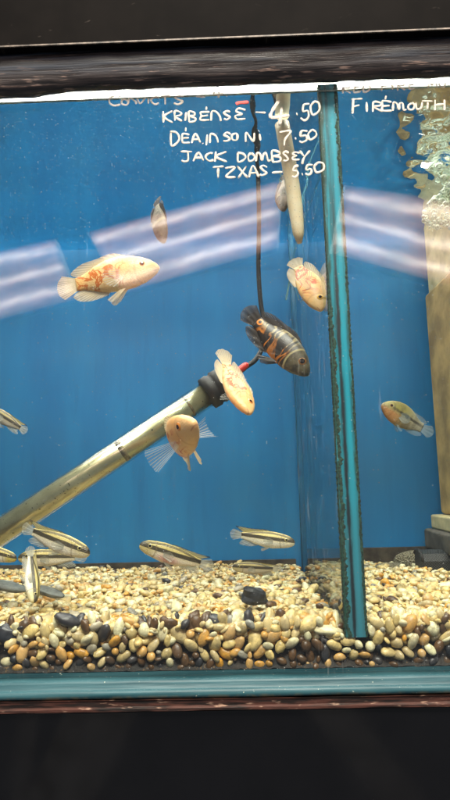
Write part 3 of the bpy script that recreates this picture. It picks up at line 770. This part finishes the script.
def albino(seed, body=(.80, .54, .25), org=(.58, .075, .004), amt=.62, x0=-.34, x1=.16):
    k = N('albino_oscar_skin'); o = k.obj(); q = k.xyz(o)
    n = k.noise(k.map(o, (1, .6, 1), (seed * 3.7, seed, 0)), 6.2, 3, .5, 1.0)
    n2 = k.noise(k.map(o, (1, 1, 1), (seed, 4, 0)), 3.5, 2)
    mk = k.math('MULTIPLY', k.step(q[0], x1 + .16, x1 - .12), k.step(q[0], x0 - .05, x0 + .03))
    mk = k.math('MULTIPLY', mk, k.step(k.math('ABSOLUTE', k.math('ADD', q[2], .015)), .09, .165, 1, 0))
    e = k.math('ABSOLUTE', k.math('SUBTRACT', n, .5))
    blot = k.math('MULTIPLY', k.step(e, .022, .05, 1, 0), mk)
    c = k.mix(k.step(n2, .35, .7), body, tuple(min(.9, v * s_) for v, s_ in zip(body, (1.08, .86, .62))))
    c = k.mix(k.step(q[2], .05, .17, 0, .35), c, (.74, .44, .13))
    c = k.mix(k.math('MULTIPLY', blot, min(.97, amt + .38)), c, org)
    c = k.mix(k.math('MULTIPLY', gill(k, q), .35), c, (.55, .25, .1))
    mouth = k.math('MULTIPLY', k.step(k.math('ABSOLUTE', k.math('ADD', q[2], k.math('MULTIPLY_ADD', q[0], -.25, .165))), .003, .008, 1, 0), k.step(q[0], .43, .45))
    c = k.mix(k.math('MULTIPLY', mouth, .6), c, (.4, .16, .07))
    nb, _ = scales(k, o, .08)
    b = k.bsdf(c, .38, Normal=nb, Subsurface_Weight=.25, Subsurface_Scale=.004); b.inputs['Subsurface Radius'].default_value = (1, .5, .25)
    return k.end(b)
def tiger():
    k = N('tiger_oscar_skin'); o = k.obj(); q = k.xyz(o)
    n = k.noise(k.map(o, (1.5, .5, .55), (1.3, 0, .4)), 4.6, 2, .5, .9); n2 = k.noise(o, 16, 3)
    c = k.mix(k.step(n2, .3, .7), (.006, .0035, .0025), (.026, .016, .009))
    head = k.step(q[0], .17, .26)
    c = k.mix(head, c, k.mix(k.step(n2, .35, .65), (.035, .028, .016), (.10, .08, .042)))
    band = k.step(k.math('ABSOLUTE', k.math('SUBTRACT', n, .5)), .022, .06, 1, 0)
    mk = k.math('MULTIPLY', k.step(q[0], .22, .14), k.step(q[0], -.33, -.25))
    c = k.mix(k.math('MULTIPLY', k.math('MULTIPLY', band, mk), k.step(q[2], -.02, -.04, .55, .95)), c, k.mix(k.step(q[2], -.02, .04), (.52, .17, .018), (.44, .34, .15)))
    c = k.mix(k.math('MULTIPLY', gill(k, q, .175, .38), .8), c, (.38, .31, .14))
    d = k.math('SQRT', k.math('ADD', k.math('POWER', k.math('ADD', q[0], .325), 2.0), k.math('POWER', k.math('SUBTRACT', q[2], .02), 2.0)))
    c = k.mix(k.step(d, .034, .042, 1, 0), c, (.75, .24, .03)); c = k.mix(k.step(d, .016, .022, 1, 0), c, (.004, .004, .004))
    nb, _ = scales(k, o, .05)
    return k.end(k.bsdf(c, .36, Normal=nb))
def krib(pink=0.0, pale=1.0, yellow=.4):
    k = N('krib_skin'); o = k.obj(); q = k.xyz(o); n = k.noise(o, 9, 3)
    zc = k.math('SUBTRACT', q[2], k.math('MULTIPLY', k.noise(k.map(o, (3, 0, 0)), 3, 1), .006))
    belly = tuple(min(.85, v * pale) for v in (.82, .75, .62)); up = tuple(v * pale for v in (.60, .48, .17))
    c = k.mix(k.step(zc, -.07, .045), belly, up)
    c = k.mix(k.math('MULTIPLY', k.step(q[0], .22, .40), yellow), c, (.55, .44, .10))
    pk = k.math('SQRT', k.math('ADD', k.math('POWER', k.math('SUBTRACT', q[0], .10), 2.0), k.math('POWER', k.math('MULTIPLY', k.math('ADD', q[2], .075), 2.4), 2.0)))
    c = k.mix(k.math('MULTIPLY', k.step(pk, .05, .2, 1, 0), pink), c, (.60, .16, .16))
    nb, vd = scales(k, o, .2)
    c = k.mix(k.math('MULTIPLY', k.step(vd, .3, .6), .22), c, (.2, .17, .1))
    st = k.step(k.math('ABSOLUTE', k.math('SUBTRACT', zc, .012)), .020, .032, 1, 0)
    c = k.mix(k.math('MULTIPLY', st, .93), c, k.mix(k.step(n, .3, .7), (.006, .005, .004), (.02, .014, .010)))
    s2 = k.math('ADD', zc, k.math('MULTIPLY', k.math('POWER', k.math('SUBTRACT', q[0], .12), 2.0), .42))
    st2 = k.step(k.math('ABSOLUTE', k.math('SUBTRACT', s2, .088)), .009, .019, 1, 0)
    c = k.mix(k.math('MULTIPLY', st2, .8), c, (.015, .012, .008))
    c = k.mix(k.math('MULTIPLY', gill(k, q, .13, .41, -.02), .5), c, (.16, .12, .05))
    return k.end(k.bsdf(c, .34, Normal=nb, Metallic=.08))
def firemouth():
    k = N('firemouth_skin'); o = k.obj(); q = k.xyz(o); n = k.noise(o, 8, 3)
    c = k.mix(k.step(q[2], -.06, .06), (.34, .25, .10), (.24, .21, .05))
    c = k.mix(k.step(q[0], .15, -.25), c, (.27, .26, .18))
    c = k.mix(k.math('MULTIPLY', k.step(k.noise(k.map(o, (2.4, .5, .5)), 5, 3), .46, .6), .45), c, (.10, .085, .04))
    c = k.mix(k.math('MULTIPLY', gill(k, q, .15, .42), .5), c, (.09, .06, .03))
    c = k.mix(k.math('MULTIPLY', k.math('MULTIPLY', k.step(q[2], -.01, -.07), k.step(q[0], .05, .25)), .6), c, (.52, .20, .06))
    st = k.math('MULTIPLY', k.step(k.math('ABSOLUTE', k.math('SUBTRACT', q[2], .02)), .014, .034, 1, 0), k.step(q[0], .33, .29))
    c = k.mix(k.math('MULTIPLY', st, k.step(n, .3, .6, .45, .9)), c, (.03, .025, .015))
    d = k.math('SQRT', k.math('ADD', k.math('POWER', k.math('ADD', q[0], .0), 2.0), k.math('POWER', k.math('SUBTRACT', q[2], .015), 2.0)))
    c = k.mix(k.step(d, .03, .05, 1, 0), c, (.006, .006, .005))
    nb, _ = scales(k, o, .2)
    return k.end(k.bsdf(c, .4, Normal=nb))
def dull(col):
    k = N('dim_reflection_skin'); o = k.obj(); q = k.xyz(o); n = k.noise(o, 6, 3, .5, .6)
    c = k.mix(k.step(n, .35, .65), tuple(v * .35 for v in col), col)
    c = k.mix(k.step(k.math('ABSOLUTE', k.math('SUBTRACT', q[0], .08)), .015, .05, .6, 0), c, (.36, .32, .18))
    nb, _ = scales(k, o, .2); return k.end(k.bsdf(c, .45, Normal=nb))
def pose(o, px, py, Y, Lpx, ang, yaw=0.0, roll=0.0, flip=False):
    a, w_ = R(ang), R(yaw)
    f = Vector((math.cos(w_) * math.cos(a), math.sin(w_), math.cos(w_) * math.sin(a)))
    s_ = -1 if (math.cos(a) < 0) != flip else 1
    u = Vector((-math.sin(a), 0, math.cos(a))) * s_
    u = (u - f * u.dot(f)).normalized(); l = u.cross(f)
    M_ = Matrix((f, l, u)).transposed() @ Matrix.Rotation(R(roll), 3, 'X')
    S = Lpx * (.371 + Y) / 580
    o.matrix_world = Matrix.Translation(at(px, py, Y)) @ M_.to_4x4() @ Matrix.Scale(S, 4)
def make_fish(label, cat, tab, fins, mats, eye, eyem, bend=0.0, group=None, **ps):
    mb = fish_mesh(tab, fins, bend); ob = mb.build('fish', mats, None, smooth=True); tag(ob, label, cat, group)
    ex, ez, er, prot = eye
    tp, bt, wd = lerp_prof(tab, ex); cz = (tp + bt) / 2; hz = (tp - bt) / 2
    yy = wd * math.sqrt(max(.05, 1 - ((ez - cz) / hz) ** 2))
    for s in (-1, 1):
        m_ = MB(); n_ = 16; rings = [(0, .0), (.2, .02), (.40, .06), (.46, .1), (.66, .24), (.84, .46), (1.0, .95)]
        vs = []; 
        for rr_, dd in rings:
            for j in range(n_): vs.append((rr_ * er * math.cos(2 * math.pi * j / n_), s * er * (prot + .32 - dd * .62), rr_ * er * math.sin(2 * math.pi * j / n_)))
        for i in range(len(rings) - 1):
            for j in range(n_):
                f_ = (i * n_ + j, i * n_ + (j + 1) % n_, (i + 1) * n_ + (j + 1) % n_, (i + 1) * n_ + j)
                m_.add([vs[q] for q in (f_ if s < 0 else f_[::-1])], [(0, 1, 2, 3)], 1 if i < 3 else (0 if i < 5 else 2))
        eo = m_.build('eye', eyem, ob, smooth=True)
        nrm = math.atan2((ez - cz) / hz * .8, 1) ; eo.location = (ex, s * (yy - er * .22), ez); eo.rotation_euler = (s * nrm * .7, 0, -s * .18)
    pose(ob, **ps)
    return ob
F_ALB = fin_mat('albino_fin', (.76, .60, .38), .82, 13, raycol=(.78, .62, .40), dim=.93); F_CLR = fin_mat('clear_fin', (.72, .74, .72), .17, 10, dim=.9)
F_DARK = fin_mat('dark_fin', (.030, .023, .018), .97, 16, edge=(.06, .05, .045), raycol=(.038, .029, .023), dim=.9); F_DCLR = fin_mat('dark_clear_fin', (.06, .055, .05), .25, 14)
F_K = fin_mat('krib_fin', (.50, .50, .42), .55, 10); F_KD = fin_mat('krib_dorsal', (.46, .38, .13), .7, 11, edge=(.02, .018, .014))
F_FM = fin_mat('firemouth_fin', (.30, .40, .42), .38, 14, raycol=(.38, .44, .40)); F_FMD = fin_mat('firemouth_dorsal', (.36, .30, .10), .6, 14)
E_ALB = eye_mats((.62, .22, .04), (.04, .003, .003)); E_DK = eye_mats((.20, .09, .03)); E_K = eye_mats((.40, .34, .14)); E_ALB2 = eye_mats((.75, .42, .08), (.02, .003, .003))
AM = lambda s, **k_: [albino(s, **k_), F_ALB, F_CLR]
OF = (.335, .035, .034, .10)
make_fish('whole pale albino oscar swimming right across the upper left water', 'fish', OSCAR, oscar_fins(.03), AM(1, body=(.84, .60, .30), amt=.5, org=(.62, .13, .008)), (.345, .03, .040, .0), E_ALB, .12, px=110, py=276, Y=.05, Lpx=106, ang=9, yaw=-4, roll=0)
make_fish('cream albino oscar nosing down at the cyan divider edge', 'fish', OSCAR, oscar_fins(.2, False, 1.2), AM(2), (.33, .035, .050, .12), E_ALB2, .2, px=308, py=283, Y=.045, Lpx=76, ang=-70, yaw=-20, roll=6)
make_fish('slim albino oscar diving in front of the black heater cap', 'fish', OSCAR, oscar_fins(.1, False), AM(3, body=(.80, .50, .24), amt=.7, x1=.2), (.335, .03, .043, .10), E_ALB, -.25, px=235, py=387, Y=.06, Lpx=84, ang=-64, yaw=-34, roll=-42)
make_fish('stubby albino oscar facing the glass with both chest fins spread beside the heater', 'fish', OSCAR, oscar_fins(.25, True, 1.0), AM(4, body=(.80, .50, .24)), (.335, .04, .043, .10), E_ALB, .35, px=177, py=441, Y=.055, Lpx=116, ang=36, yaw=-64, roll=-4)
make_fish('dark tiger oscar with orange marbling and a ringed tail spot', 'fish', OSCAR, oscar_fins(.03, True), [tiger(), F_DARK, F_DCLR], (.35, .03, .062, .0), E_DK, -.15, px=279, py=344, Y=.05, Lpx=92, ang=-50, yaw=-14, roll=4)
make_fish('solid stand-in for a faint grey fish reflection, nose down at the upper left', 'fish', OSCAR, oscar_fins(.02, False), [dull((.15, .12, .07)), F_DARK, F_CLR], (.36, .02, .025, .0), E_K, .3, px=158, py=220, Y=.03, Lpx=58, ang=-74, yaw=-10, roll=40)  # a fish's reflection in the water underside, built as a body
make_fish('solid stand-in for a dusky fish reflection half hidden behind the cream pipe', 'fish', OSCAR, oscar_fins(.03, False), [dull((.22, .15, .09)), F_DARK, F_DCLR], (.34, .03, .03, .0), E_DK, 0, px=284, py=193, Y=.062, Lpx=54, ang=-96, yaw=-20, roll=40)  # another surface reflection of a fish given a solid body
make_fish('small yellowish fish with orange throat and black side spot right of the divider', 'fish', [(a, b * 1.32, c * 1.24, d * 1.1) for a, b, c, d in OSCAR], oscar_fins(.06, True), [firemouth(), F_FM, F_FM], (.35, .04, .045, .0), E_DK, .25, px=404, py=418, Y=.13, Lpx=55, ang=147, yaw=-14, roll=8)
G = 'striped kribs swimming near the gravel'
KF = lambda **k_: [krib(**k_), F_K, F_K, F_KD]
KE = (.37, .022, .036, .06)
make_fish('striped krib swimming up at the left edge above the heater', 'fish', KRIB, krib_fins(.7), KF(pale=.5), KE, E_K, .1, G, px=8, py=420, Y=.10, Lpx=54, ang=149, yaw=10)
make_fish('largest striped krib angled down right just under the heater tube', 'fish', KRIB, krib_fins(), KF(), KE, E_K, .15, G, px=54, py=540, Y=.045, Lpx=79, ang=-19, yaw=-8)
make_fish('striped krib facing left partly hidden below the largest one', 'fish', KRIB, krib_fins(.8), KF(yellow=.7), KE, E_K, .1, G, px=53, py=557, Y=.075, Lpx=66, ang=178, yaw=-8)
make_fish('striped krib hanging head down in front of the gravel at left', 'fish', KRIB, krib_fins(.6), KF(yellow=.6), KE, E_K, -.2, G, px=32, py=575, Y=.04, Lpx=58, ang=-70, yaw=-32, roll=-30)
make_fish('yellow faced krib cut off by the left edge above the slate', 'fish', KRIB, krib_fins(.8), KF(yellow=1.0), KE, E_K, 0, G, px=-10, py=552, Y=.05, Lpx=58, ang=-12, yaw=-8)
make_fish('krib with a pink belly hovering nose up over the gravel', 'fish', KRIB, krib_fins(.8), KF(pink=.65, yellow=.7), KE, E_K, -.15, G, px=177, py=556, Y=.05, Lpx=76, ang=160, yaw=-8)
make_fish('silvery striped krib swimming right with raised tail near the back seam', 'fish', KRIB, krib_fins(1.15), KF(pale=1.1, yellow=.1), KE, E_K, .1, G, px=262, py=538, Y=.055, Lpx=64, ang=-8, yaw=-6)
make_fish('dim krib resting low on the gravel behind the blocky black stone', 'fish', KRIB, krib_fins(.4), KF(pale=.7), KE, E_K, 0, G, px=257, py=568, Y=.15, Lpx=48, ang=176, yaw=4)

# striped snail at the divider foot
k = N('striped_shell'); o = k.obj(); q = k.xyz(o)
s_ = k.math('SINE', k.math('MULTIPLY', k.math('ADD', q[2], k.math('MULTIPLY', q[0], -.5)), 9.5)); k.end(k.bsdf(k.mix(k.step(s_, -.1, .15), (.55, .42, .14), (.012, .01, .008)), .35)); M_SN = k.m
m = MB(); pr = []
for i in range(13):
    t = i / 12; pr.append((math.sin(math.pi * t) ** .75 * (1 - .35 * t) + .01, -1 + 2 * t))
lathe(m, pr, 20); sn = m.build('snail_shell', M_SN, None, smooth=True); sn.location = at(343.5, 606, .014); sn.scale = (.0042, .0042, .0055); sn.rotation_euler = (R(10), R(-30), 0)
tag(sn, 'yellow and black striped snail shell at the foot of the divider', 'snail')

# ---------------------------------------------------------------- handwriting on the front glass
FONT = {
 'A': [[(0, 0), (.45, 1), (1, 0)], [(.2, .38), (.85, .38)]], 'B': [[(.05, 0), (.05, 1), (.7, .9), (.75, .62), (.1, .52), (.9, .4), (.85, .08), (.05, 0)]],
 'C': [[(1, .85), (.6, 1), (.1, .7), (.05, .25), (.45, 0), (1, .12)]], 'D': [[(.1, 1), (.1, 0), (.6, .08), (.95, .5), (.65, .92), (0, 1)]],
 'E': [[(.95, .95), (.1, 1), (.08, .5), (.1, 0), (1, .05)], [(.1, .5), (.8, .55)]], 'e': [[(.95, .9), (.3, 1), (.1, .75), (.6, .55), (.05, .35), (.2, .02), (1, .1)]],
 'F': [[(.1, 0), (.15, .5), (.2, 1)], [(.0, .95), (1, 1)], [(.15, .5), (.8, .58)]], 'H': [[(.1, 0), (.1, 1)], [(.9, 0), (.9, 1)], [(.1, .5), (.9, .55)]],
 'I': [[(.5, 0), (.5, 1)]], 'J': [[(0, 1), (1, 1)], [(.6, 1), (.6, .2), (.3, 0), (0, .15)]], 'K': [[(.1, 0), (.15, 1)], [(.95, 1), (.15, .48), (1, 0)]],
 'M': [[(0, 0), (.15, .95), (.45, .3), (.75, .95), (1, 0)]], 'm': [[(0, 0), (.08, .9), (.3, .8), (.42, .1), (.5, .75), (.72, .85), (.85, .05), (1, .1)]],
 'N': [[(.05, 0), (.1, 1), (.85, .05), (.95, 1)]], 'n': [[(.05, 0), (.1, .95), (.5, .85), (.85, .5), (.95, .0)]], 'O': [[(.5, 1), (.08, .65), (.2, .08), (.75, .05), (.95, .6), (.5, 1)]],
 'P': [[(.1, 0), (.1, 1), (.85, .9), (.85, .55), (.1, .45)]], 'R': [[(.08, 0), (.12, 1), (.8, .92), (.75, .6), (.15, .48), (1, 0)]],
 'S': [[(.95, .88), (.5, 1), (.1, .78), (.5, .52), (.9, .25), (.45, 0), (.0, .12)]], 'T': [[(0, .95), (1, 1)], [(.5, .97), (.45, 0)]], 'U': [[(.05, 1), (.1, .2), (.5, 0), (.85, .25), (.95, 1)]],
 'V': [[(0, 1), (.45, 0), (1, 1)]], 'X': [[(0, 1), (1, 0)], [(.9, 1), (.1, 0)]], 'Y': [[(0, 1), (.45, .5)], [(1, 1), (.45, .45), (.25, 0)]], 'Z': [[(.05, .92), (.9, 1), (.1, .08), (1, .0)]],
 '-': [[(0, .5), (1, .55)]], '.': [[(.4, .1), (.6, .12)]], "'": [[(.5, 0), (.6, 1)]], '/': [[(0, 0), (1, 1)]],
 '4': [[(.5, 1), (.05, .38), (1, .42)], [(.62, .75), (.5, 0)]], '5': [[(1, 1), (.35, .95), (.2, .55), (.75, .55), (.85, .2), (.4, 0), (0, .12)]], '0': [[(.55, 1), (.1, .6), (.35, .02), (.95, .35), (.9, .85), (.5, 1)]],
 '7': [[(0, .9), (.95, 1), (.5, .4), (.35, 0)]], '~': [[(0, .4), (.3, .6), (1, .7)]],
}
rw = random.Random(21)
def write(chars, wpx=2.35, faint=False):
    mb = MB()
    for ch, x0, y0, x1, y1, *bold in chars:
        for st in FONT[ch]:
            pts = []
            for u, v in st:
                pts.append(Vector((x0 + (x1 - x0) * u + rw.uniform(-.55, .55), y1 + (y0 - y1) * v + rw.uniform(-.55, .55))))
            p3 = [(p.x, p.y, 0) for p in pts]; sm = spline(p3, 6) if len(pts) > 2 else [Vector(p3[0]).lerp(Vector(p3[-1]), i / 6) for i in range(7)]
            wd = [at(p.x, p.y, -.0001) for p in sm]
            n = len(wd); ws = (bold[0] if bold else wpx) * .00064 / 2
            vs = []
            for i, p in enumerate(wd):
                t = (wd[min(i + 1, n - 1)] - wd[max(i - 1, 0)]).normalized(); nr = Vector((-t.z, 0, t.x))
                e = 1 if 0 < i < n - 1 else .55
                ww = ws * e * (1 + .5 * noise.noise((p.x * 300, p.z * 300, 2)))
                for a in range(8):
                    an = 2 * math.pi * a / 8
                    vs.append(p + nr * ww * math.cos(an) + Vector((0, -.0001 + .00014 * math.sin(an), 0)))
            fs = [(i * 8 + a, i * 8 + (a + 1) % 8, (i + 1) * 8 + (a + 1) % 8, (i + 1) * 8 + a) for i in range(n - 1) for a in range(8)]
            fs += [tuple(range(8)), tuple(range((n - 1) * 8, n * 8))]
            mb.add(vs, fs)
    ob = mb.build('handwriting', M_INKF if faint else M_INK, front, smooth=True); ob.location = (0, 0, -Z_BROWN0); return ob
def ink(name, alpha):
    k = N(name); n = k.noise(k.obj(), 620, 4, .65); b = k.bsdf((.76, .68, .58), .6)
    a = k.step(n, .30, .52, alpha * .42, alpha * .97)
    return k.end(k.mixs(a, k.n('BsdfTransparent').outputs[0], b.outputs[0]))
M_INK = ink('white_paint_pen', 1.0); M_INKF = ink('worn_white_paint_pen', .62)
write([('C', 109, 95, 121, 106), ('O', 121, 99, 128, 105), ('n', 128, 98, 137, 104), ('V', 137, 98, 145, 104), ('I', 147, 98, 149, 104), ('C', 151, 97, 159, 104), ('T', 161, 96, 170, 104), ('S', 174, 96, 184, 104), ('-', 196, 94, 206, 100), ('4', 213, 87, 223, 98), ('.', 224, 92, 229, 97)], 2.2, True)
write([('K', 162, 111, 173, 123), ('R', 174.5, 111.5, 182, 121), ('I', 184.5, 112, 187, 121), ('B', 188.5, 112, 196, 122), ('E', 200, 112, 210, 120.5), ("'", 205, 107, 207.5, 110), ('n', 211, 111, 221, 121), ('S', 223.5, 111, 231, 120), ('e', 235, 109, 246, 119.5), ('-', 255, 110, 266, 115), ('4', 270, 101, 289, 126, 3.6), ('.', 294, 110, 300, 115, 3.4), ('5', 301, 104, 310, 120), ('0', 309, 101, 319.5, 115)])
write([('D', 170, 132, 180, 145), ('E', 182, 134, 190, 143), ("'", 185, 127.5, 187, 131), ('A', 192, 134, 200, 143), ('.', 201, 139, 205, 144), ('I', 205.5, 134.5, 208, 145), ('n', 210, 134, 219, 143), ('S', 223, 133, 231, 141.5), ('O', 232, 133, 238, 140), ('N', 245, 133, 255, 142), ('I', 258.5, 134, 261.5, 141), ('.', 257, 127.5, 261, 132), ('7', 280, 131, 291, 146), ('.', 293, 134, 298, 139, 2.6), ('5', 299, 131, 308, 142), ('0', 307, 130, 316, 139.5)])
write([('J', 181, 151.5, 192, 162), ('A', 193, 153, 204, 161), ('C', 206, 153, 213, 161), ('K', 214, 151.5, 227, 162), ('D', 237, 153, 246, 161.5), ('O', 247.5, 153.5, 255, 161), ('m', 256, 152.5, 270, 161), ('B', 272, 151.5, 281, 162), ('S', 283, 152, 289, 161.5), ('e', 292, 152.5, 300, 160), ('Y', 300, 150.5, 310, 164)])
write([('T', 213, 167, 224, 178), ('Z', 225, 168, 236, 177), ('X', 237, 166.5, 248, 178), ('A', 249, 166, 259, 177), ('S', 259.5, 166, 267, 175.5), ('-', 272, 170, 283, 175), ('5', 292, 166, 299, 177), ('.', 300, 170, 304.5, 175), ('5', 305, 165, 313, 175), ('0', 313, 162, 324, 173)])
write([('F', 351, 99, 362, 114), ('I', 365.5, 102, 368, 112), ('R', 372, 102, 382, 111.5), ('E', 382, 101.5, 392, 111), ("'", 384, 96, 387, 99.5), ('m', 393, 102, 406, 110.5), ('O', 408, 103, 415, 110), ('U', 415.5, 102.5, 422, 109.5), ('T', 422, 101, 433, 110), ('H', 434, 99.5, 445, 110.5)])
write([('R', 342, 84, 351, 93), ('E', 354, 83.5, 360, 92), ('D', 363, 83, 371, 92), ('F', 381, 82, 389, 91), ('I', 391.5, 82, 393, 90), ('R', 397, 81.5, 405, 90.5), ('E', 409, 81, 415, 89), ('M', 428, 80, 437, 88), ('O', 439, 79.5, 445, 87)], 2.0, True)

rm = write([('~', 236, 101, 249, 106)], 4.2)  # heater's red reflection painted as a stroke on the glass
rm.name = 'red_reflection'; rm.data.materials.clear(); rm.data.materials.append(plain('red_reflection_paint', (.55, .05, .04), .5, .3, 300))
